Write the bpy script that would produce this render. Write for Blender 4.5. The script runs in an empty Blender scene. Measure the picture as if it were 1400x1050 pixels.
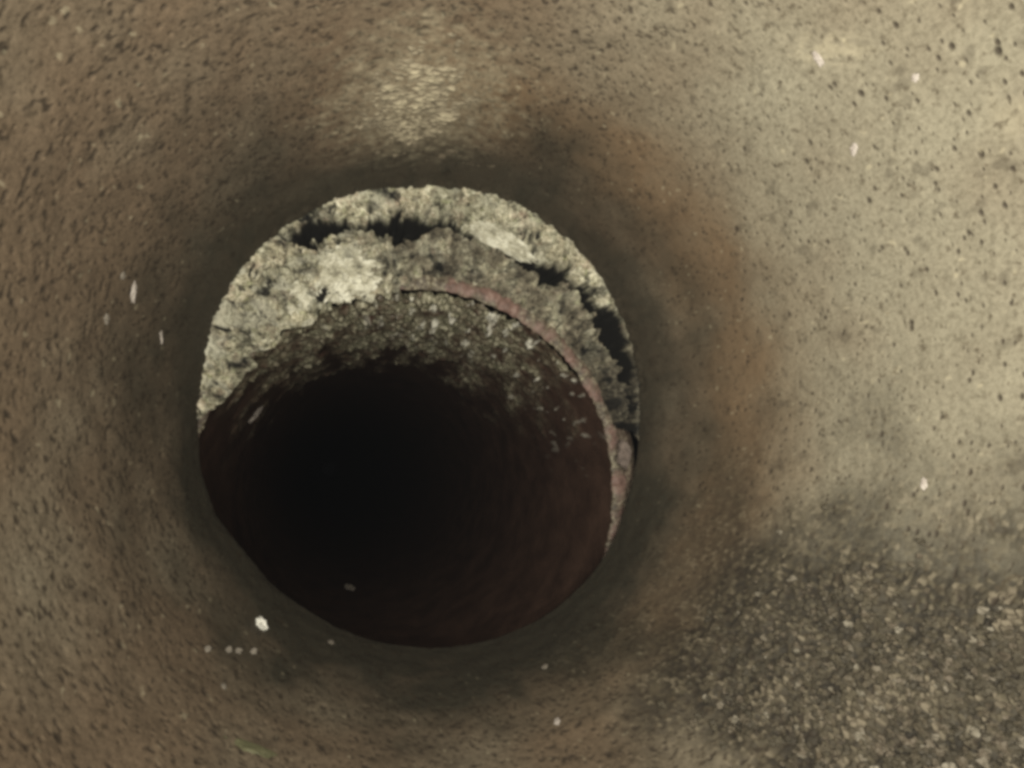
import bpy, math, random
import numpy as np

random.seed(7)
SC = bpy.context.scene
COL = SC.collection

# ------------------------------------------------------------------ camera
W, H, F = 1400.0, 1050.0, 700.0           # photo frame; focal length in photo pixels (90 degree lens)
VPX, VPY = 500.0, 600.0                   # where the pipe's axis (+Y) vanishes in the photo
v = np.array([VPX - W / 2, H / 2 - VPY, F]); v /= np.linalg.norm(v)
YAW = -math.asin(v[0]); PIT = math.atan2(-v[1], v[2])
FWD = np.array([math.sin(YAW) * math.cos(PIT), math.cos(YAW) * math.cos(PIT), math.sin(PIT)])
RGT = np.array([math.cos(YAW), -math.sin(YAW), 0.0])
UPV = np.cross(RGT, FWD)

cam_data = bpy.data.cameras.new('inspection_camera')
cam_data.sensor_width = 36.0
cam_data.lens = 36.0 * F / W
cam_data.clip_start = 0.005
cam_data.clip_end = 60.0
cam_data.dof.use_dof = False
cam = bpy.data.objects.new('inspection_camera', cam_data)
cam.rotation_euler = (math.pi / 2 + PIT, 0, -YAW)
COL.objects.link(cam)
SC.camera = cam

# ------------------------------------------------------------------ darkness underground + the crawler's lamps
world = bpy.data.worlds.new('World')
SC.world = world
world.use_nodes = True
bg = world.node_tree.nodes['Background']
bg.inputs[0].default_value = (1.0, 1.0, 1.05, 1)
bg.inputs[1].default_value = 0.0006         # no daylight reaches this pipe

# the photo is lit only by the ring of white LEDs round the inspection camera's lens
LED_W = 1.35
for k in range(6):
    a = 2 * math.pi * (k + .5) / 6
    ld = bpy.data.lights.new('led_lamp', 'SPOT')
    ld.energy = LED_W * (1 + .6 * math.cos(a - .6))
    ld.color = (1.0, 0.957, 0.850)
    ld.spot_size = math.radians(150)
    ld.spot_blend = 1.0
    ld.shadow_soft_size = 0.003
    lo = bpy.data.objects.new('led_lamp', ld)
    p = RGT * math.cos(a) * .032 + UPV * math.sin(a) * .032 - FWD * .004
    lo.location = p
    lo.rotation_euler = (math.pi / 2 + PIT + math.radians(4), 0, -YAW - math.radians(6))
    COL.objects.link(lo)

SC.view_settings.view_transform = 'Standard'
SC.view_settings.look = 'None'
SC.view_settings.exposure = 0.0
SC.view_settings.gamma = 1.0
SC.render.engine = 'CYCLES'
SC.cycles.use_denoising = True
SC.cycles.max_bounces = 6
SC.cycles.filter_width = 3.7               # soft small-sensor video

# ------------------------------------------------------------------ dimensions (metres)
R = 0.15; AX, AZ, D1 = 0.0515, 0.0228, 0.3436          # concrete pipe: radius, axis, y of its far end
R2 = 0.15; BX, BZ, D2 = 0.0401, -0.0386, 0.3696        # clay pipe: dropped below the concrete one

# ------------------------------------------------------------------ helpers
def ray(px, py):
    d = FWD + RGT * (px - W / 2) / F + UPV * (H / 2 - py) / F
    return d
def at(px, py, y):
    """photo point -> x, z on the cross-section at depth y"""
    d = ray(px, py); t = y / d[1]
    return d[0] * t, d[2] * t
def on_wall(px, py, ax=AX, az=AZ, r=R):
    """photo point -> (angle, y) where it meets the pipe wall"""
    d = ray(px, py)
    a = d[0] ** 2 + d[2] ** 2; b = -2 * (d[0] * ax + d[2] * az); c = ax * ax + az * az - r * r
    t = (-b + math.sqrt(b * b - 4 * a * c)) / (2 * a)
    return math.atan2(d[2] * t - az, d[0] * t - ax), d[1] * t

_rs = np.random.RandomState(3)
_perm = np.concatenate([_rs.permutation(256)] * 3)
_grad = _rs.normal(size=(256, 3)); _grad /= np.linalg.norm(_grad, axis=1)[:, None]
_rnd = _rs.rand(256, 4)
def perlin(P, f, seed=0):
    q = P.reshape(-1, 3) * f + seed * 17.31
    i = np.floor(q).astype(np.int64); t = q - i; i &= 255
    u = t * t * t * (t * (t * 6 - 15) + 10)
    out = np.zeros(len(q))
    for dx in (0, 1):
        for dy in (0, 1):
            for dz in (0, 1):
                h = _perm[_perm[_perm[(i[:, 0] + dx) & 255] + ((i[:, 1] + dy) & 255)] + ((i[:, 2] + dz) & 255)]
                g = _grad[h]
                n = g[:, 0] * (t[:, 0] - dx) + g[:, 1] * (t[:, 1] - dy) + g[:, 2] * (t[:, 2] - dz)
                w = (u[:, 0] if dx else 1 - u[:, 0]) * (u[:, 1] if dy else 1 - u[:, 1]) * (u[:, 2] if dz else 1 - u[:, 2])
                out += n * w
    return (out * 1.6).reshape(P.shape[:-1])
def fbm(P, f, octs=3, seed=0, gain=.5):
    o = 0; a = 1; 
    for k in range(octs):
        o = o + a * perlin(P, f, seed + k); a *= gain; f *= 2.03
    return o
def cells2(U, V, size, dens, rmin, rmax, seed=0, stretch=1.0):
    """sparse round pits on a sheet: returns 0..1 depth (1 at a pit's centre)"""
    u = U / size; w = V / size
    iu = np.floor(u).astype(np.int64); iw = np.floor(w).astype(np.int64)
    out = np.zeros(U.shape)
    for du in (-1, 0, 1):
        for dw in (-1, 0, 1):
            h = _perm[_perm[((iu + du) * 7 + seed) & 255] + ((iw + dw) & 255)]
            h2 = _perm[(h + (iu + du)) & 255]
            cx = iu + du + _rnd[h, 0]; cw = iw + dw + _rnd[h2, 1]
            rr = (rmin + (rmax - rmin) * _rnd[h, 2] ** 3) / size
            on = _rnd[h2, 3] < dens
            d = np.sqrt((u - cx) ** 2 + ((w - cw) / stretch) ** 2) / rr
            out = np.maximum(out, np.where(on, np.clip(1.25 - d, 0, 1), 0))
    return out
def worley(U, V, size, seed=0):
    """chunks on a sheet: distance to the nearest centre, gap to the next one, a random value per chunk"""
    u = U / size; w = V / size
    iu = np.floor(u).astype(np.int64); iw = np.floor(w).astype(np.int64)
    f1 = np.full(U.shape, 9.); f2 = np.full(U.shape, 9.); cid = np.zeros(U.shape)
    for du in (-1, 0, 1):
        for dw in (-1, 0, 1):
            h = _perm[_perm[((iu + du) * 7 + seed) & 255] + ((iw + dw) & 255)]
            h2 = _perm[(h + (iu + du)) & 255]
            d = np.hypot(u - (iu + du + .15 + .7 * _rnd[h, 0]), w - (iw + dw + .15 + .7 * _rnd[h2, 1]))
            nearer = d < f1
            f2 = np.where(nearer, f1, np.minimum(f2, d)); cid = np.where(nearer, _rnd[h2, 2], cid); f1 = np.minimum(f1, d)
    return f1, f2 - f1, cid
def sstep(a, b, x):
    t = np.clip((x - a) / (b - a), 0, 1); return t * t * (3 - 2 * t)
def angd(a, b):
    return np.abs((a - b + math.pi) % (2 * math.pi) - math.pi)

def empty(name, loc, label=None, cat=None, group=None):
    o = bpy.data.objects.new(name, None); COL.objects.link(o); o.location = loc
    tag(o, label, cat, group); return o
def tag(o, label=None, cat=None, group=None, kind=None):
    if label: o['label'] = label
    if cat: o['category'] = cat
    if group: o['group'] = group
    if kind: o['kind'] = kind
    return o
def link(name, me, mat, parent=None):
    me.materials.append(mat)
    o = bpy.data.objects.new(name, me); COL.objects.link(o)
    if parent is not None:
        o.parent = parent; o.location = -np.array(parent.location)
    return o
def grid_mesh(name, P, wrap=False, attrs=None, flip=False):
    n, m = P.shape[:2]
    me = bpy.data.meshes.new(name)
    V = P.reshape(-1, 3).astype(np.float32)
    jj = np.arange(m if wrap else m - 1)
    ii = np.arange(n - 1)
    I, J = np.meshgrid(ii, jj, indexing='ij'); J2 = (J + 1) % m
    q = np.stack([I * m + J, I * m + J2, (I + 1) * m + J2, (I + 1) * m + J], -1).reshape(-1, 4)
    if flip: q = q[:, ::-1]
    me.vertices.add(len(V)); me.vertices.foreach_set('co', V.ravel())
    me.loops.add(q.size); me.loops.foreach_set('vertex_index', q.ravel().astype(np.int32))
    me.polygons.add(len(q)); me.polygons.foreach_set('loop_start', np.arange(0, q.size, 4, dtype=np.int32))
    me.polygons.foreach_set('use_smooth', np.ones(len(q), dtype=bool))
    me.update(calc_edges=True)
    for k, a in (attrs or {}).items():
        at_ = me.attributes.new(k, 'FLOAT', 'POINT'); at_.data.foreach_set('value', np.asarray(a, dtype=np.float32).ravel())
    return me
def poly_mesh(name, V, T, attrs=None, smooth=True):
    me = bpy.data.meshes.new(name)
    V = np.asarray(V, dtype=np.float32); T = np.asarray(T, dtype=np.int32)
    me.vertices.add(len(V)); me.vertices.foreach_set('co', V.ravel())
    me.loops.add(T.size); me.loops.foreach_set('vertex_index', T.ravel())
    me.polygons.add(len(T)); me.polygons.foreach_set('loop_start', np.arange(0, T.size, 3, dtype=np.int32))
    me.polygons.foreach_set('use_smooth', np.full(len(T), smooth, dtype=bool))
    me.update(calc_edges=True)
    for k, a in (attrs or {}).items():
        at_ = me.attributes.new(k, 'FLOAT', 'POINT'); at_.data.foreach_set('value', np.asarray(a, dtype=np.float32).ravel())
    return me
def ico(sub):
    t = (1 + 5 ** .5) / 2
    V = [(-1, t, 0), (1, t, 0), (-1, -t, 0), (1, -t, 0), (0, -1, t), (0, 1, t), (0, -1, -t), (0, 1, -t), (t, 0, -1), (t, 0, 1), (-t, 0, -1), (-t, 0, 1)]
    V = [np.array(p, float) / np.linalg.norm(p) for p in V]
    T = [(0, 11, 5), (0, 5, 1), (0, 1, 7), (0, 7, 10), (0, 10, 11), (1, 5, 9), (5, 11, 4), (11, 10, 2), (10, 7, 6), (7, 1, 8), (3, 9, 4), (3, 4, 2), (3, 2, 6), (3, 6, 8), (3, 8, 9), (4, 9, 5), (2, 4, 11), (6, 2, 10), (8, 6, 7), (9, 8, 1)]
    for _ in range(sub):
        mid = {}; T2 = []
        def m(a, b):
            k = (min(a, b), max(a, b))
            if k not in mid:
                p = V[a] + V[b]; V.append(p / np.linalg.norm(p)); mid[k] = len(V) - 1
            return mid[k]
        for a, b, c in T:
            x, y, z = m(a, b), m(b, c), m(c, a)
            T2 += [(a, x, z), (b, y, x), (c, z, y), (x, y, z)]
        T = T2
    return np.array(V), np.array(T)

# ------------------------------------------------------------------ materials
class NT:
    def __init__(s, name):
        s.m = bpy.data.materials.new(name); s.m.use_nodes = True
        s.t = s.m.node_tree; s.b = s.t.nodes['Principled BSDF']
    def n(s, kind, **kw):
        x = s.t.nodes.new(kind)
        for k, val in kw.items():
            if k.startswith('i_'): x.inputs[k[2:].replace('_', ' ')].default_value = val
            else: setattr(x, k, val)
        return x
    def l(s, a, b): s.t.links.new(a, b)
    def attr(s, name):
        return s.n('ShaderNodeAttribute', attribute_name=name).outputs['Fac']
    def noise(s, scale, detail=4, rough=.6, w=None):
        c = s.n('ShaderNodeTexCoord')
        x = s.n('ShaderNodeTexNoise'); x.inputs['Scale'].default_value = scale
        x.inputs['Detail'].default_value = detail; x.inputs['Roughness'].default_value = rough
        s.l(c.outputs['Object'], x.inputs['Vector']); return x.outputs['Fac']
    def ramp(s, fac, stops):
        r = s.n('ShaderNodeValToRGB'); e = r.color_ramp.elements
        while len(e) < len(stops): e.new(.5)
        for k, (p, c) in enumerate(stops):
            e[k].position = p; e[k].color = (*c, 1) if len(c) == 3 else c
        s.l(fac, r.inputs[0]); return r.outputs[0]
    def mix(s, fac, a, b, mode='MIX'):
        x = s.n('ShaderNodeMix', data_type='RGBA', blend_type=mode)
        if isinstance(fac, (int, float)): x.inputs[0].default_value = fac
        else: s.l(fac, x.inputs[0])
        for k, c in ((6, a), (7, b)):
            if isinstance(c, tuple): x.inputs[k].default_value = (*c, 1)
            else: s.l(c, x.inputs[k])
        return x.outputs[2]
    def bump(s, h, strength, dist, prev=None):
        b = s.n('ShaderNodeBump'); b.inputs['Strength'].default_value = strength; b.inputs['Distance'].default_value = dist
        s.l(h, b.inputs['Height'])
        if prev is not None: s.l(prev, b.inputs['Normal'])
        return b.outputs[0]
    def rng(s, fac, a, b):
        x = s.n('ShaderNodeMapRange'); x.inputs[3].default_value = a; x.inputs[4].default_value = b
        s.l(fac, x.inputs[0]); return x.outputs[0]
    def out(s, col=None, rough=None, nrm=None, spec=None):
        for k, x in (('Base Color', col), ('Roughness', rough), ('Normal', nrm), ('Specular IOR Level', spec)):
            if x is None: continue
            if isinstance(x, (int, float)): s.b.inputs[k].default_value = x
            elif isinstance(x, tuple): s.b.inputs[k].default_value = (*x, 1)
            else: s.l(x, s.b.inputs[k])
        return s.m

def mat_concrete():
    t = NT('stained_concrete')
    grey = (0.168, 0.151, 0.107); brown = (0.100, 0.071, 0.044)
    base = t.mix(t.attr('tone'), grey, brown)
    base = t.mix(t.ramp(t.noise(55, 5), [(.35, (0, 0, 0)), (.75, (.28, .28, .28))]), base, (0.082, 0.064, 0.041))
    grain = t.ramp(t.noise(620, 3, .7), [(.25, (.62, .60, .56)), (.5, (1, 1, 1)), (.75, (1.25, 1.25, 1.25))])
    base = t.mix(1.0, base, grain, 'MULTIPLY')
    base = t.mix(t.attr('rust'), base, (0.108, 0.069, 0.036))
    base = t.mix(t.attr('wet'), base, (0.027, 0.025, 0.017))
    sc = t.ramp(t.attr('grain'), [(0, (.007, .0055, .0035)), (.4, (.023, .0185, .011)), (.75, (.044, .036, .021)), (1, (.10, .083, .056))])
    base = t.mix(t.attr('silt'), base, sc)  # silt colour, used for the painted shadow as well
    base = t.mix(t.attr('dirt_shade'), base, (0.020, 0.014, 0.008))
    base = t.mix(t.attr('lime'), base, (0.33, 0.29, 0.195))
    base = t.mix(t.ramp(t.noise(330, 3, .55), [(.58, (0, 0, 0)), (.72, (.7, .7, .7))]), base, (.040, .029, .016))
    nb = t.bump(t.noise(900, 4, .7), .22, .0009)
    nb = t.bump(t.noise(260, 3, .6), .10, .0016, nb)
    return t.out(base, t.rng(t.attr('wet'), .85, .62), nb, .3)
def mat_mortar():
    t = NT('rough_mortar')
    c = t.ramp(t.noise(260, 5, .75), [(.36, (.045, .042, .026)), (.45, (.26, .248, .175)), (.54, (.44, .42, .315)), (.64, (.66, .635, .51))])
    c = t.mix(t.ramp(t.noise(90, 3), [(.55, (0, 0, 0)), (.7, (.5, .5, .5))]), c, (.40, .30, .235))
    c = t.mix(t.ramp(t.noise(140, 3, .5), [(.60, (0, 0, 0)), (.72, (.45, .45, .45))]), c, (.30, .34, .16))
    c = t.mix(1.0, c, t.ramp(t.attr('stone'), [(.12, (.60, .59, .54)), (.4, (1.0, 1.0, .96)), (.6, (1.08, 1.02, .96)), (.9, (1.45, 1.45, 1.42))]), 'MULTIPLY')
    c = t.mix(t.attr('smear'), c, t.ramp(t.noise(60, 3), [(.35, (.34, .325, .245)), (.65, (.56, .545, .43))]))
    tn = t.ramp(t.noise(210, 4, .7), [(.36, (.03, .026, .017)), (.5, (.125, .105, .072)), (.62, (.26, .235, .165))])
    c = t.mix(t.attr('tone'), c, tn)
    c = t.mix(t.attr('dirt_shade'), c, (.007, .0065, .005))  # near-black for dirt and for shade painted inside the crack
    nb = t.bump(t.noise(420, 5, .75), .8, .0022)
    return t.out(c, .7, nb, .35)
def mat_lump():
    t = NT('pale_mortar')
    c = t.ramp(t.noise(130, 4, .7), [(.30, (.17, .16, .11)), (.46, (.42, .40, .30)), (.62, (.62, .605, .49))])
    c = t.mix(t.attr('dirt_shade'), c, (.10, .09, .06))
    return t.out(c, .6, t.bump(t.noise(300, 4, .7), .6, .0018), .4)
def mat_clay():
    t = NT('glazed_clay')
    c = t.ramp(t.noise(40, 4), [(.3, (.034, .020, .0145)), (.7, (.074, .044, .031))])
    cr = t.ramp(t.noise(260, 5, .7), [(.33, (.030, .028, .016)), (.48, (.15, .14, .088)), (.66, (.46, .43, .31))])
    c = t.mix(t.attr('crust'), c, cr)
    c = t.mix(t.attr('glint'), c, (.55, .53, .44))  # wet sparkles painted as pale spots
    nb = t.bump(t.noise(330, 4, .7), .5, .002)
    return t.out(c, t.rng(t.attr('crust'), .28, .5), nb, .5)
def mat_lip():
    t = NT('bare_terracotta')
    c = t.ramp(t.noise(150, 4, .65), [(.3, (.058, .037, .028)), (.52, (.155, .093, .073)), (.8, (.28, .20, .165))])
    c = t.mix(t.attr('dirt_shade'), c, t.ramp(t.noise(330, 4, .7), [(.35, (.030, .024, .016)), (.52, (.10, .082, .055)), (.68, (.30, .275, .19))]))
    return t.out(c, .6, t.bump(t.noise(500, 4), .6, .001), .4)
def mat_plain(name, c1, c2, rough=.7, sc=300):
    t = NT(name)
    return t.out(t.ramp(t.noise(sc, 4), [(.3, c1), (.7, c2)]), rough, t.bump(t.noise(sc * 2, 3), .4, .001), .4)
def mat_grit():
    t = NT('gritty_silt')
    c = t.ramp(t.attr('tone'), [(0, (.014, .011, .007)), (.35, (.028, .023, .014)), (.6, (.045, .037, .022)), (.9, (.068, .054, .036)), (1, (.13, .115, .085))])
    return t.out(c, .75, t.bump(t.noise(900, 3), .4, .0006), .35)
M_CON, M_MOR, M_CLAY, M_LIP, M_GRIT = mat_concrete(), mat_mortar(), mat_clay(), mat_lip(), mat_grit()
M_CHIP = mat_plain('pale_mineral', (.20, .17, .145), (.34, .305, .265))
M_WHITE = mat_plain('white_mineral', (.45, .44, .38), (.66, .64, .58))
M_DULL = mat_plain('dull_mineral', (.09, .076, .060), (.16, .14, .11))
M_LEAF = mat_plain('wet_leaf', (.070, .070, .036), (.115, .110, .062), .5)

# ------------------------------------------------------------------ the concrete pipe
rim_px = [(275, 560), (282, 500), (320, 390), (380, 320), (450, 282), (560, 260), (640, 262), (700, 280), (790, 345), (840, 420), (866, 500),
          (868, 600), (852, 690), (820, 765), (745, 838), (680, 868), (600, 882), (480, 862), (420, 830), (345, 762), (292, 692)]
rt, rd = [], []
for p in rim_px:
    x, z = at(*p, D1); rt.append(math.atan2(z - AZ, x - AX)); rd.append(math.hypot(x - AX, z - AZ) - R)
def per(theta, ts, vs):
    o = np.argsort(ts); ts = np.array(ts)[o]; vs = np.array(vs)[o]
    tt = np.concatenate([ts - 2 * math.pi, ts, ts + 2 * math.pi]); vv = np.concatenate([vs] * 3)
    return np.interp((theta + math.pi) % (2 * math.pi) - math.pi, tt, vv)
TH_F = np.linspace(-math.pi, math.pi, 721)
rim_off_f = per(TH_F, rt, rd)
k_ = np.hanning(31); k_ /= k_.sum()
rim_off_f = np.convolve(np.concatenate([rim_off_f[:-1]] * 3), k_, 'same')[720:1441]
def rim_off(th): return np.interp((th + math.pi) % (2 * math.pi) - math.pi, TH_F, rim_off_f)

g1 = on_wall(1330, 960); g2 = on_wall(1000, 900); g3 = on_wall(1150, 760)
def grit_mask(TH, Y):
    """rough silt lying low on one side of the pipe"""
    a = sstep(.54, .0, .10 * fbm(np.stack([TH, Y * 6, 0 * Y], -1), 7, 3, 201) + .12 * np.sin(TH * 19 + Y * 60) * np.sin(Y * 47) + angd(TH, on_wall(1330, 1040)[0]))
    return a * sstep(.25, .15, Y) 
def barrel(th, ys):
    TH, Y = np.meshgrid(th, ys)
    P0 = np.stack([AX + R * np.cos(TH), Y, AZ + R * np.sin(TH)], -1)
    U = (TH + math.pi) * R; V = Y
    big = fbm(P0, 14, 3, 1); med = fbm(P0, 60, 3, 5); fine = perlin(P0, 420, 11); mid = perlin(P0, 210, 15)
    near = sstep(.10, .0, D1 - Y)
    gm = np.clip(grit_mask(TH, Y) * (1 + .8 * med) , 0, 1)
    side = .5 + .5 * np.cos(TH - on_wall(1330, 430)[0])                        # the greyer side, its colour lightened to stand in for stronger lamp light
    # pits
    dens_side = 1.0
    pit = np.maximum.reduce([cells2(U, V, .0048, .50, .0005, .0012, 3, .55), cells2(U, V, .012, .40, .0008, .0016, 9, .6),
                             .85 * cells2(U, V, .0030, .55, .0003, .0008, 5, .55) * (1 - .85 * sstep(.7, .95, side))])
    pit = pit * sstep(-.7, .1, big + .3 * med + .25) * (1 - .65 * near)
    PUV = np.stack([U, 1.9 * V, 0 * U], -1)
    spk = sstep(.30, .62, perlin(PUV, 300, 141)) * (1 - .85 * sstep(.70, .95, side)) * (1 - .5 * near)
    gf1, ggap, gid = worley(U + .0006 * mid, V + .0006 * fine, .0020, 6)
    lumps = np.abs(perlin(P0, 200, 21)) + .6 * np.abs(perlin(P0, 420, 23))
    inward = .0008 * big + .0005 * med + .00010 * mid + .00012 * fine - .0010 * pit - .0002 * spk
    inward = inward + gm * (.0026 * np.clip(.75 - gf1, 0, 1) * (.45 + 1.1 * gid) + .0015 * med + .0018 * (lumps - .3))
    flare = np.clip((Y - (D1 - .005)) / .005, 0, 1)
    rr = R - inward + rim_off(TH) * sstep(D1 - .09, D1, Y) + .003 * flare ** 2 + (.0020 * fbm(P0 * np.array([1, .3, 1]), 90, 3, 77) + .0014 * perlin(P0 * np.array([1, .3, 1]), 330, 79)) * sstep(D1 - .016, D1 - .004, Y) * sstep(-.3, .2, np.sin(TH))
    P = np.stack([AX + rr * np.cos(TH), Y, AZ + rr * np.sin(TH)], -1)
    tone = np.clip(.92 - .95 * sstep(.50, .92, side) * sstep(.34, .17, Y) + .30 * fbm(P0, 22, 3, 31), 0, 1)  # greyer concrete plus lamp brightness painted into the tone
    bottom = sstep(1.25, .2, angd(TH, -math.pi / 2))
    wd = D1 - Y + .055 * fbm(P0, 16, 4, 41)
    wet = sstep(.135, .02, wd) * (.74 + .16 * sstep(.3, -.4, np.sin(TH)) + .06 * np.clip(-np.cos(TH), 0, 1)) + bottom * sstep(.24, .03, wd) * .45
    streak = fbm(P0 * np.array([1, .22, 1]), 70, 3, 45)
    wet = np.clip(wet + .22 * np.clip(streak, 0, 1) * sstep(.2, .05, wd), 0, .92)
    dirt_shade = np.clip(pit * 1.4 + gm * .6 * sstep(.16, .02, ggap) + .85 * spk, 0, .92)  # pits darkened by dirt and by painted occlusion shade
    dirt_shade = np.clip(dirt_shade + .35 * sstep(.25, .7, fbm(P0, 150, 2, 51)) * sstep(.1, .5, big + .5), 0, .92)
    ta, ya = on_wall(1135, 70); tb, yb = on_wall(1385, 150)
    du_ = ((TH - ta + math.pi) % (2 * math.pi) - math.pi) * R; dv_ = Y - ya
    e1 = np.hypot((du_ * .8 + dv_ * .6) / .022, (dv_ * .8 - du_ * .6) / .010); e2 = np.hypot(angd(TH, tb) * R / .014, (Y - yb) / .010)
    PST = np.stack([(du_ * .8 + dv_ * .6) * .35, dv_ * .8 - du_ * .6, 0 * U], -1)
    lime = .28 * sstep(1.0, .35, e1 + 1.3 * np.abs(fbm(PST, 330, 3, 61))) + .16 * sstep(1, .3, e2 + .8 * np.abs(fbm(P0, 90, 3, 63)))
    tc, yc_ = on_wall(575, 138)
    e3 = np.hypot(angd(TH, tc) / .34, (Y - yc_) / .055)
    lime = lime + .50 * sstep(1.25, .35, e3 + .5 * fbm(PUV, 120, 3, 65)) * (.4 + np.abs(perlin(PUV, 240, 67)))
    lime = np.clip(lime + .35 * sstep(.62, .75, perlin(P0, 300, 71)) * (1 - near), 0, 1)
    yr = on_wall(1000, 480)[1]
    rust = sstep(2.1, .9, angd(TH, .35)) * np.exp(-((Y - yr) / .042) ** 2) * (.9 + .35 * fbm(P0, 30, 3, 57))
    rust = np.clip(rust, 0, .85)
    low = sstep(.72, .12, angd(TH, on_wall(1060, 840)[0]) + .25 * fbm(P0, 24, 3, 55)) * sstep(.33, .2, Y)  # soft shadow painted beside the silt grains
    silt = np.clip(.8 * gm + .75 * low, 0, .92)  # real silt plus the painted shadow
    return P, dict(tone=tone, wet=wet, dirt_shade=dirt_shade, lime=lime * (1 - silt), silt=silt, grain=np.clip(gid ** 1.3 + .35 * med, 0, 1), rust=rust)

pipe = empty('concrete_pipe', (AX, 0, AZ), 'brown pitted concrete pipe round the camera, ending at the broken joint', 'pipe')
NT_ = 1760
th = np.linspace(-math.pi, math.pi, NT_, endpoint=False)
y_f = 1 / np.linspace(1 / .058, 1 / D1, 560)
ys = np.concatenate([np.linspace(-.35, .055, 18), y_f[:-6], np.linspace(y_f[-6], D1, 14)])
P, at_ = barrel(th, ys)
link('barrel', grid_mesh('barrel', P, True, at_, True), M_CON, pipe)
# cut end of the concrete pipe: the thickness of its wall
thr = np.linspace(-math.pi, math.pi, 720, endpoint=False)
rows = []
for r_, dy in ((.0031, 0.0), (.006, .0012), (.012, .0016), (.034, .0016), (.034, -.03)):
    jag = .0012 * np.sin(thr * 37) * np.sin(thr * 11)
    rows.append(np.stack([AX + (R + rim_off(thr) + r_) * np.cos(thr), D1 + dy + 0 * jag, AZ + (R + rim_off(thr) + r_) * np.sin(thr)], -1))
rows = np.array(rows); z0 = np.zeros(rows.shape[:2])
link('spigot_end', grid_mesh('spigot_end', rows, True, dict(tone=z0 + .7, wet=z0 + .5, dirt_shade=z0, lime=z0, silt=z0, grain=z0, rust=z0), True), M_CON, pipe)

# mineral crust flaking at the crown of the pipe
c0 = on_wall(575, 135); c1 = on_wall(485, 130); c2 = on_wall(665, 150); ct = on_wall(580, 55); cb = on_wall(585, 205)
thc = np.linspace(min(c1[0], c2[0]) - .12, max(c1[0], c2[0]) + .12, 420)
yc = np.linspace(min(ct[1], cb[1]) - .03, max(ct[1], cb[1]) + .015, 420)
TH, Y = np.meshgrid(thc, yc)
P0 = np.stack([AX + R * np.cos(TH), Y, AZ + R * np.sin(TH)], -1)
uu = (TH - c0[0]) / (abs(c1[0] - c2[0]) / 2); vv = (Y - (ct[1] + cb[1]) / 2) / (abs(cb[1] - ct[1]) / 2)
m = 1 - np.sqrt(uu ** 2 + vv ** 2 * .9)
flake = np.abs(perlin(P0 * np.array([.55, 1.4, 1]), 190, 81)) + .6 * np.abs(perlin(P0 * np.array([.6, 1.3, 1]), 420, 83))
hgt = .0024 * np.clip(m * 1.5 + .75 * fbm(P0, 75, 3, 85) - .05, -.6, .55) * (.35 + 1.3 * flake) - .0008
rr = R - hgt - .0008 * fbm(P0, 14, 3, 1) 
P = np.stack([AX + rr * np.cos(TH), Y, AZ + rr * np.sin(TH)], -1)
z0 = np.zeros(TH.shape)
link('mineral_crust', grid_mesh('mineral_crust', P, False, dict(silt=z0, grain=z0, rust=z0, tone=z0 + .6, wet=z0 + .12, dirt_shade=.7 * sstep(.22, .05, flake), lime=.05 + .95 * flake * sstep(0, .7, m + .4 * fbm(P0, 75, 3, 85))), True), M_CON, pipe)['label'] = 'pale flaky crust at the crown of the pipe'

# ------------------------------------------------------------------ clay pipe beyond the joint
clay = empty('clay_pipe', (BX, D2, BZ), 'dark glazed clay pipe beyond the joint, set lower than the concrete pipe', 'pipe')
kd = ray(445, 640); KX, KZ = kd[0] / kd[1], kd[2] / kd[1]                # the clay pipe bends off a little at the joint
thk = np.linspace(-math.pi, math.pi, 900, endpoint=False)
yk = D2 + .004 + np.concatenate([np.linspace(0, .35, 330), np.geomspace(.36, 14.0, 60)])
TH, Y = np.meshgrid(thk, yk)
P0 = np.stack([BX + R2 * np.cos(TH), Y, BZ + R2 * np.sin(TH)], -1)
dy = Y - D2
top = sstep(1.25, .35, angd(TH, 1.60) + .35 * fbm(P0, 25, 3, 91))
crust = np.clip(top * sstep(.34, .03, dy + .16 * fbm(P0 * np.array([1, .4, 1]), 45, 4, 93)) + .0, 0, 1)
glint = sstep(.42, .62, fbm(P0 * np.array([1, .3, 1]), 120, 3, 95)) * sstep(1.0, .3, angd(TH, 1.12) + .3 * fbm(P0, 30, 2, 96)) * sstep(.24, .02, dy)  # mask for the painted wet sparkles
rough = np.abs(perlin(P0, 130, 97)) + .6 * np.abs(perlin(P0, 270, 99))
rr = R2 - crust * (.0015 + .0075 * rough) - glint * .002 - .0006 * fbm(P0, 20, 2, 101)
P = np.stack([BX + KX * dy + rr * np.cos(TH), Y, BZ + KZ * dy + rr * np.sin(TH)], -1)
link('barrel', grid_mesh('clay_barrel', P, True, dict(crust=np.clip(crust * (.8 + 1.0 * fbm(P0, 70, 3, 103)), 0, 1), glint=glint), True), M_CLAY, clay)
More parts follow.
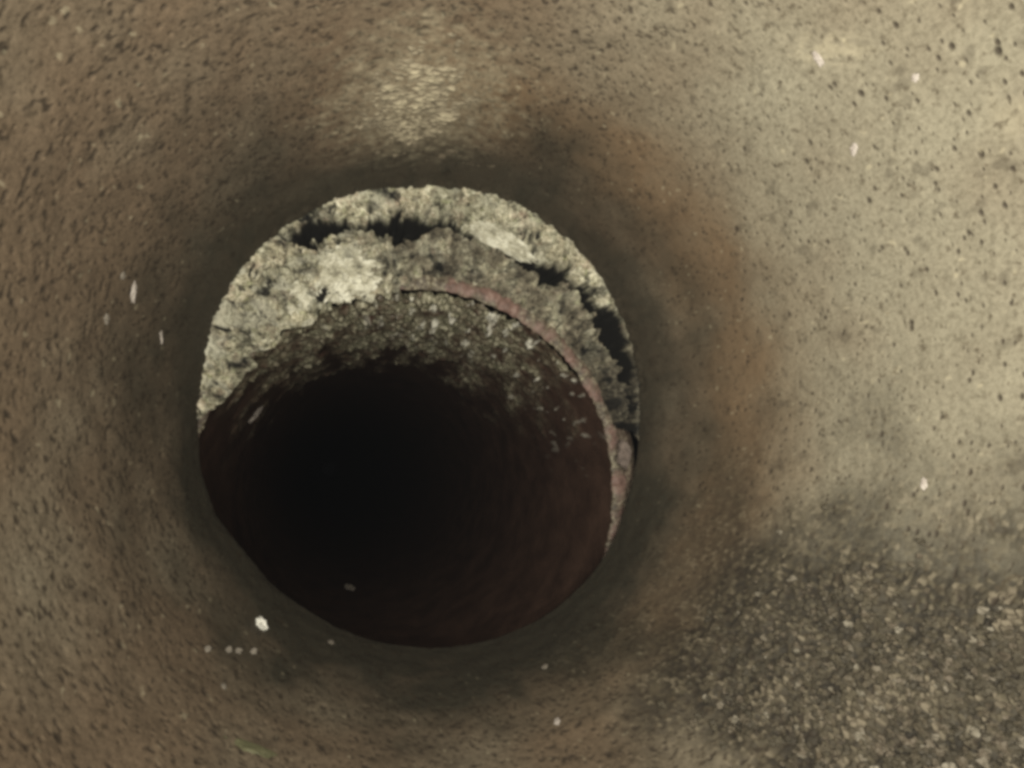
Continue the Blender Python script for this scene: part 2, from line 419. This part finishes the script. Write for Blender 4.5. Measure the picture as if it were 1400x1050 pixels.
# rounded terracotta lip at the mouth of the clay pipe
tl = np.linspace(-math.pi, math.pi, 900, endpoint=False); al = np.linspace(-.6, math.pi + .5, 16)
TL, AL = np.meshgrid(tl, al)
P0 = np.stack([BX + R2 * np.cos(TL), D2 + 0 * TL, BZ + R2 * np.sin(TL)], -1)
lr = .0037 * (1 + .30 * fbm(P0, 24, 2, 105) + .22 * fbm(P0, 190, 3, 106))
rad = R2 + .0042 - 1.6 * lr * np.cos(AL); yy = D2 + .003 - .6 * lr * np.sin(AL) + .0012 * fbm(P0, 130, 3, 109) + .0010 * fbm(np.stack([P0[..., 0], AL * .004, P0[..., 2]], -1), 260, 3, 110)
P = np.stack([BX + rad * np.cos(TL), yy, BZ + rad * np.sin(TL)], -1)
link('lip', grid_mesh('clay_lip', P, True, dict(dirt_shade=np.clip(.20 + 1.5 * fbm(np.stack([P0[..., 0], AL * .004, P0[..., 2]], -1), 60, 4, 107) + .35 * np.abs(AL - 1.6) + .35 * sstep(.75, .2, TL), 0, .95)), False), M_LIP, clay)['label'] = 'bare pinkish terracotta edge at the mouth of the clay pipe'
# the clay pipe's wall behind the lip
rows = []
for r_, dy in ((.0072, .003), (.014, .004), (.022, .006), (.022, .25)):
    rows.append(np.stack([BX + (R2 + r_) * np.cos(tl), D2 + dy + 0 * tl, BZ + (R2 + r_) * np.sin(tl)], -1))
rows = np.array(rows)
link('end_face', grid_mesh('clay_end', rows, True, dict(dirt_shade=np.full(rows.shape[:2], .7)), True), M_LIP, clay)

# ------------------------------------------------------------------ broken mortar between the two pipes
joint = empty('mortar_joint', (AX, D1, AZ + R), 'pale crumbling mortar with a dark crack, packed above the clay pipe mouth', 'mortar joint')
crack_px = [(300, 440), (350, 385), (395, 342), (412, 332), (440, 321), (470, 316), (502, 314), (540, 318), (575, 306), (620, 314), (660, 334), (700, 350),
            (745, 374), (790, 403), (814, 436), (836, 470), (846, 510), (850, 560), (852, 640), (850, 700)]
crack_w = [0, 0, .0003, .0064, .0050, .0020, .0018, .0050, .0034, .0018, .0014, .0022, .0052, .0026, .0046, .0048, .0028, .0008, .0, .0]
DC = D2 - .004
ct_, cr_ = [], []
for p in crack_px:
    x, z = at(*p, DC); ct_.append(math.atan2(z - AZ, x - AX)); cr_.append(math.hypot(x - AX, z - AZ))
def lip_r(th):
    """distance from the concrete pipe's axis to the clay mouth's circle"""
    dx, dz = BX - AX, BZ - AZ
    b = np.cos(th) * dx + np.sin(th) * dz
    q = R2 + .0070 + .0022 * np.sin(th * 31 + 3 * np.sin(th * 13)) * np.sin(th * 7) - .0145 * sstep(1.74, 1.96, th) - .003 * sstep(1.74, 1.96, th) * np.sin(th * 23 + 2 * np.sin(th * 9))
    return b + np.sqrt(np.maximum(b * b - (dx * dx + dz * dz) + q ** 2, 0))
o = np.argsort(ct_); ct_ = np.array(ct_)[o]; cr_ = np.array(cr_)[o]; crack_w = np.array(crack_w)[o]
t0, t1 = -.62, 3.25
tm = np.linspace(t0, t1, 1300)
def mortar(tmin, a0, a1, n):
    """sheet from radius a0(th) to a1(th), heights along the pipe"""
    T, K = np.meshgrid(tm, np.linspace(0, 1, n))
    ra, rb = a0(T), a1(T)
    rad = ra + (rb - ra) * K
    P0 = np.stack([AX + rad * np.cos(T), D2 + 0 * T, AZ + rad * np.sin(T)], -1)
    rc = np.interp(T, ct_, cr_) - .003 + .0035 * fbm(P0, 95, 3, 111); wc = np.interp(T, ct_, crack_w)
    wc = wc * (1 + .8 * fbm(P0, 110, 2, 113))
    Ro = R + rim_off(T) - .0014 + .0030 * fbm(P0, 150, 3, 127)
    lip = lip_r(T)
    f = np.clip((Ro - rad) / np.maximum(Ro - lip, .004), -.3, 1)        # 0 at the concrete's edge, 1 at the clay's lip
    y = D1 - .0015 + .0025 * sstep(-.05, .1, f) + (D2 - D1 - .0045) * np.clip(f, 0, 1) ** .8 - .004 * sstep(1.74, 1.96, T) * np.clip(f, 0, 1)
    lump = fbm(P0, 55, 2, 115); rg = np.abs(perlin(P0, 120, 117)) + .65 * np.abs(perlin(P0, 260, 119)) + .45 * np.abs(perlin(P0, 520, 121))
    left = sstep(1.75, 2.2, T)
    UU = T * R + .009 * fbm(P0, 70, 2, 133); VV = rad + .009 * fbm(P0, 70, 2, 135)
    a1_, g1_, i1_ = worley(UU * .55, VV, .0125, 3); a2_, g2_, i2_ = worley(UU, VV, .0046, 8)
    chunk = .0036 * (i1_ - .5) * sstep(0, .3, g1_) + .0012 * (i2_ - .5) + .0010 * (.5 - a2_)
    gap = np.maximum(sstep(.16, .02, g1_), .7 * sstep(.16, .02, g2_) * (i2_ > .35))
    y = y - .0035 * lump * sstep(0, .2, f) - (.0042 + .001 * left) * (rg - .3) * sstep(-.02, .12, f) * (1 - .5 * sstep(.85, 1, f))
    y = y + .0065 * sstep(.80, 1.0, f) * sstep(1.95, 1.72, T)
    y = y - (chunk - .0025 * gap) * sstep(.0, .12, f)
    y = y - left * .004 * np.sin(np.clip(f, 0, 1) * math.pi)
    g = np.exp(-(np.abs(rad - rc) / np.maximum(wc, 1e-5)) ** 3) * sstep(0, .002, wc)
    nx_, nz_ = at(541, 318, DC); nt_ = math.atan2(nz_ - AZ, nx_ - AX); nr_ = math.hypot(nx_ - AX, nz_ - AZ)
    wob = .0045 * fbm(P0, 120, 3, 145) + .25 * (rad - nr_)
    g = np.maximum(g, np.exp(-np.abs(((T - nt_) * nr_ + wob) / .0040) ** 4 - np.abs((rad - nr_ + wob) / .0135) ** 4))
    y = y + .040 * g
    holes = cells2(UU, VV, .0065, .40, .0006, .0020, 4, .8)
    y = y + .003 * holes
    edge = np.exp(-((rad - rc - wc * 1.6) / .004) ** 2) * sstep(.001, .003, wc)
    y = y - .003 * edge
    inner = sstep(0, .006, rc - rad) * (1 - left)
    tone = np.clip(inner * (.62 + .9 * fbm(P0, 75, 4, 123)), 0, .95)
    dirt_shade = np.clip(sstep(.02, .3, g) + .55 * sstep(.25, .7, fbm(P0, 110, 3, 125)) + .55 * sstep(.30, .08, rg) + .5 * gap * sstep(-.2, .4, lump) + holes + .5 * sstep(.25, .6, fbm(P0, 42, 2, 137)), 0, 1)  # crack, holes and crevices: dirt plus painted recess shade
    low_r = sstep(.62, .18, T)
    tone = np.maximum(tone, low_r * .95); dirt_shade = np.clip(dirt_shade + .45 * sstep(.4, .1, T), 0, 1)
    P = np.stack([AX + rad * np.cos(T), y, AZ + rad * np.sin(T)], -1)
    return P, dict(tone=tone, dirt_shade=dirt_shade, stone=.6 * i1_ + .4 * i2_, smear=.75 * sstep(.05, .35, fbm(P0 * np.array([1, 1, 1.7]), 48, 3, 147)) * (.35 + .65 * left))
mid_r = lambda T: np.interp(T, ct_, cr_)
out_r = lambda T: R + rim_off(T) + .007
lo_mid = lambda T: np.clip(mid_r(T), lip_r(T) + .0005, R + .004)
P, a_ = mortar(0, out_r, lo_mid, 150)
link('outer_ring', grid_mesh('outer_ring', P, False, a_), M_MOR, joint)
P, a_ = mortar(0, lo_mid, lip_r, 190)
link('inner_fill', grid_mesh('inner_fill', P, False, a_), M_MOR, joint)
# rounded lump squeezed out over the lip
VI, TI = ico(6)
def blob(name, px, py, y, sx, sy, sz, seed, mat, parent, amp=.2, freq=1.6, rot=0.0):
    x, z = at(px, py, y)
    n = fbm(VI, freq, 4, seed) ; rg = np.abs(perlin(VI * np.array([1, 1, 1.6]), freq * 3.0, seed + 7)); r2 = np.abs(perlin(VI, freq * 9, seed + 9))
    V_ = VI * (1 + amp * n + amp * .8 * (rg - .2) + amp * .35 * (r2 - .2))[:, None] * np.array([sx, sy, sz]); c_, s_ = math.cos(rot), math.sin(rot)
    V_ = np.stack([V_[:, 0] * c_ - V_[:, 2] * s_, V_[:, 1], V_[:, 0] * s_ + V_[:, 2] * c_], -1) + np.array([x, y, z])
    return link(name, poly_mesh(name, V_, TI, dict(tone=np.zeros(len(VI)), stone=np.full(len(VI), .5), dirt_shade=np.clip(.7 * sstep(.12, .0, rg) + .3 * sstep(.1, 0, r2), 0, .7))), mat, parent)
M_LUMP = mat_lump()
blob('mortar_lump', 472, 372, D2 - .010, .026, .011, .0165, 131, M_LUMP, joint, .42, 1.3, .45)['label'] = 'pale rounded mortar lump squeezed out over the clay lip'
blob('mortar_lump', 420, 388, D2 - .0085, .012, .009, .021, 141, M_LUMP, joint, .34, 1.1, -.5)['label'] = 'smooth pale mortar lump beside the dark crack'
blob('mortar_ledge', 690, 330, D1 + .011, .030, .006, .0075, 161, M_LUMP, joint, .34, 1.3, -.36)['label'] = 'pale flat mortar ledge above the right half of the crack'
blob('mortar_chip', 853, 622, D1 + .004, .0042, .005, .0095, 151, mat_plain('pinkish_chip', (.06, .045, .036), (.19, .15, .125)), joint, .35)['label'] = 'pinkish broken chip at the edge of the clay mouth'

# ------------------------------------------------------------------ coarse silt grains on the low side
V5, T5 = ico(1)
rs = np.random.RandomState(5)
VV, TT, AA = [], [], []
cnt = 0
ga = on_wall(1330, 1040)[0]
N = 11000
tg = ga + rs.normal(0, .30, N); yg = 1 / rs.uniform(1 / .27, 1 / .06, N)
keep = rs.rand(N) < np.clip(grit_mask(tg, yg) * 1.1, 0, 1) ** 2.2
tg, yg = tg[keep], yg[keep]
for a, y in zip(tg, yg):
    s = .0004 + .0009 * rs.rand() ** 2.0
    d = V5 * (1 + .35 * rs.normal(size=len(V5)))[:, None] * s * np.array([1, 1.15, .9])
    rr = R - .0009 - s * .3
    VV.append(d + np.array([AX + rr * math.cos(a), y, AZ + rr * math.sin(a)])); TT.append(T5 + cnt); cnt += len(V5)
    AA.append(np.full(len(V5), .35 + .65 * rs.rand() ** 1.5))
o = link('silt_grains', poly_mesh('silt_grains', np.concatenate(VV), np.concatenate(TT), dict(tone=np.concatenate(AA)), False), M_GRIT)
tag(o, 'coarse dark silt grains caked on the low side of the concrete pipe', 'silt', kind='stuff')

# ------------------------------------------------------------------ single chips stuck to the walls
V2, T2 = ico(2)
def chip(name, px, py, w, l, label, mat, ang=0.0, pipe_=1, group=None, cat='chip', flat=.4):
    ax, az, r = (AX, AZ, R) if pipe_ == 1 else (BX, BZ, R2)
    a, y = on_wall(px, py, ax, az, r)
    rr = r - .0003
    p = np.array([ax + rr * math.cos(a), y, az + rr * math.sin(a)])
    nrm = -np.array([math.cos(a), 0, math.sin(a)])
    # long side as it lies on the wall
    q = np.array(on_wall(px + 4 * math.sin(ang), py - 4 * math.cos(ang), ax, az, r))
    e = np.array([ax + r * math.cos(q[0]), q[1], az + r * math.sin(q[0])]) - p
    e = e - nrm * (e @ nrm); e /= np.linalg.norm(e); f = np.cross(nrm, e)
    n = 1 + .28 * rs.normal(size=len(V2)) * .6 + .35 * perlin(V2, 1.7, rs.randint(90))
    loc = V2 * n[:, None]
    V_ = loc[:, :1] * f * w + loc[:, 1:2] * e * l + loc[:, 2:3] * nrm * min(w, l) * flat
    o = link(name, poly_mesh(name, V_, T2, None, False), mat)
    o.location = p
    return tag(o, label, cat, group)
G1 = 'pale chips stuck on the pipe walls'
def sz(px, py, ppx, r=R, ax=AX, az=AZ):
    a, y = on_wall(px, py, ax, az, r); d = ray(px, py)
    return ppx / F * (y / d[1])      # metres for that many photo pixels
chip('mineral_chip', 182, 399, sz(182, 399, 5), sz(182, 399, 15), 'pinkish white sliver, upper of two upright slivers beside the mortar', M_CHIP, .1, group=G1)
chip('mineral_chip', 218, 463, sz(218, 463, 5), sz(218, 463, 17), 'white sliver, lower of two upright slivers beside the mortar', M_CHIP, -.1, group=G1)
chip('mineral_chip', 167, 377, sz(167, 377, 4.5), sz(167, 377, 5), 'tiny grey chip just above the upright pinkish sliver', M_DULL, 0, group=G1)
chip('mineral_chip', 145, 436, sz(145, 436, 5), sz(145, 436, 7), 'dull round chip left of the two upright slivers', M_DULL, 0, group=G1)
chip('mineral_chip', 357, 855, sz(357, 855, 7), sz(357, 855, 12), 'bright white chip on the dark floor below the black opening', M_WHITE, -.5, group=G1, flat=.8)
for k, (x, lab) in enumerate(((283, 'dull pebble at the left end of the short row on the pipe floor'), (312, 'dull pebble second in the short row on the pipe floor'),
                              (326, 'dull pebble third in the short row on the pipe floor'), (346, 'dull pebble at the right end of the short row on the pipe floor'))):
    chip('pebble', x, 888 + (k * 5) % 4, sz(x, 888, 4), sz(x, 888, 4), lab, M_DULL, 0, group='row of dull pebbles on the pipe floor', cat='pebble', flat=.8)
chip('mineral_chip', 305, 939, sz(305, 939, 4), sz(305, 939, 5), 'small pale chip on the floor under the row of pebbles', M_DULL, 0, group=G1)
chip('mineral_chip', 452, 878, sz(452, 878, 4), sz(452, 878, 6), 'dull grey chip close under the rim of the black opening', M_DULL, 0, group=G1)
chip('mineral_chip', 762, 987, sz(762, 987, 4), sz(762, 987, 7), 'small pale chip on the pipe floor below the clay opening', M_CHIP, 0, group=G1)
chip('mineral_chip', 745, 912, sz(745, 912, 4), sz(745, 912, 5), 'dull greenish chip under the right of the opening', M_DULL, .5, group=G1)
chip('mineral_chip', 1168, 204, sz(1168, 204, 4), sz(1168, 204, 8), 'white upright chip high on the bright pale wall', M_CHIP, .1, group=G1)
chip('mineral_chip', 1252, 106, sz(1252, 106, 4), sz(1252, 106, 5), 'small white chip topmost on the bright pale wall', M_CHIP, 0, group=G1)
chip('mineral_chip', 1119, 80, sz(1119, 80, 4), sz(1119, 80, 10), 'white flake in the pale lime scrape near the top', M_CHIP, -.6, group=G1)
chip('mineral_chip', 1264, 662, sz(1264, 662, 4), sz(1264, 662, 8), 'small white chip low on the bright pale wall above the silt', M_CHIP, 0, group=G1)
chip('mineral_chip', 660, 727, .0035, .007, 'tiny grey chip on the dark clay pipe wall', M_DULL, .3, 2, G1)
chip('mineral_chip', 350, 566, .0035, .012, 'pale streak of grit at the left of the clay pipe mouth', M_CHIP, .7, 2, G1)
chip('mineral_chip', 478, 803, .006, .006, 'faint dark chip low in the clay pipe', M_DULL, .3, 2, G1)
chip('leaf_scrap', 345, 1024, sz(345, 1024, 10), sz(345, 1024, 32), 'greenish wet leaf scrap on the pipe floor', M_LEAF, 1.9, cat='leaf', flat=.15)

# ------------------------------------------------------------------ thin haze added to lift the black of the void
hv, ht = [], []
for x in (-3, 3):
    for y in (-2, 18):
        for z in (-3, 2): hv.append((x, y, z))
me = bpy.data.meshes.new('haze')
me.from_pydata(hv, [], [(0, 1, 3, 2), (4, 6, 7, 5), (0, 4, 5, 1), (2, 3, 7, 6), (0, 2, 6, 4), (1, 5, 7, 3)])
hm = bpy.data.materials.new('black_lift_haze'); hm.use_nodes = True
nt = hm.node_tree; nt.nodes.remove(nt.nodes['Principled BSDF'])
pv = nt.nodes.new('ShaderNodeVolumePrincipled')
pv.inputs['Color'].default_value = (.85, .9, 1, 1); pv.inputs['Density'].default_value = 0.0042
nt.links.new(pv.outputs[0], nt.nodes['Material Output'].inputs['Volume'])
tag(link('haze', me, hm), 'thin haze added to lift the dark of the pipe', None, kind='stuff')
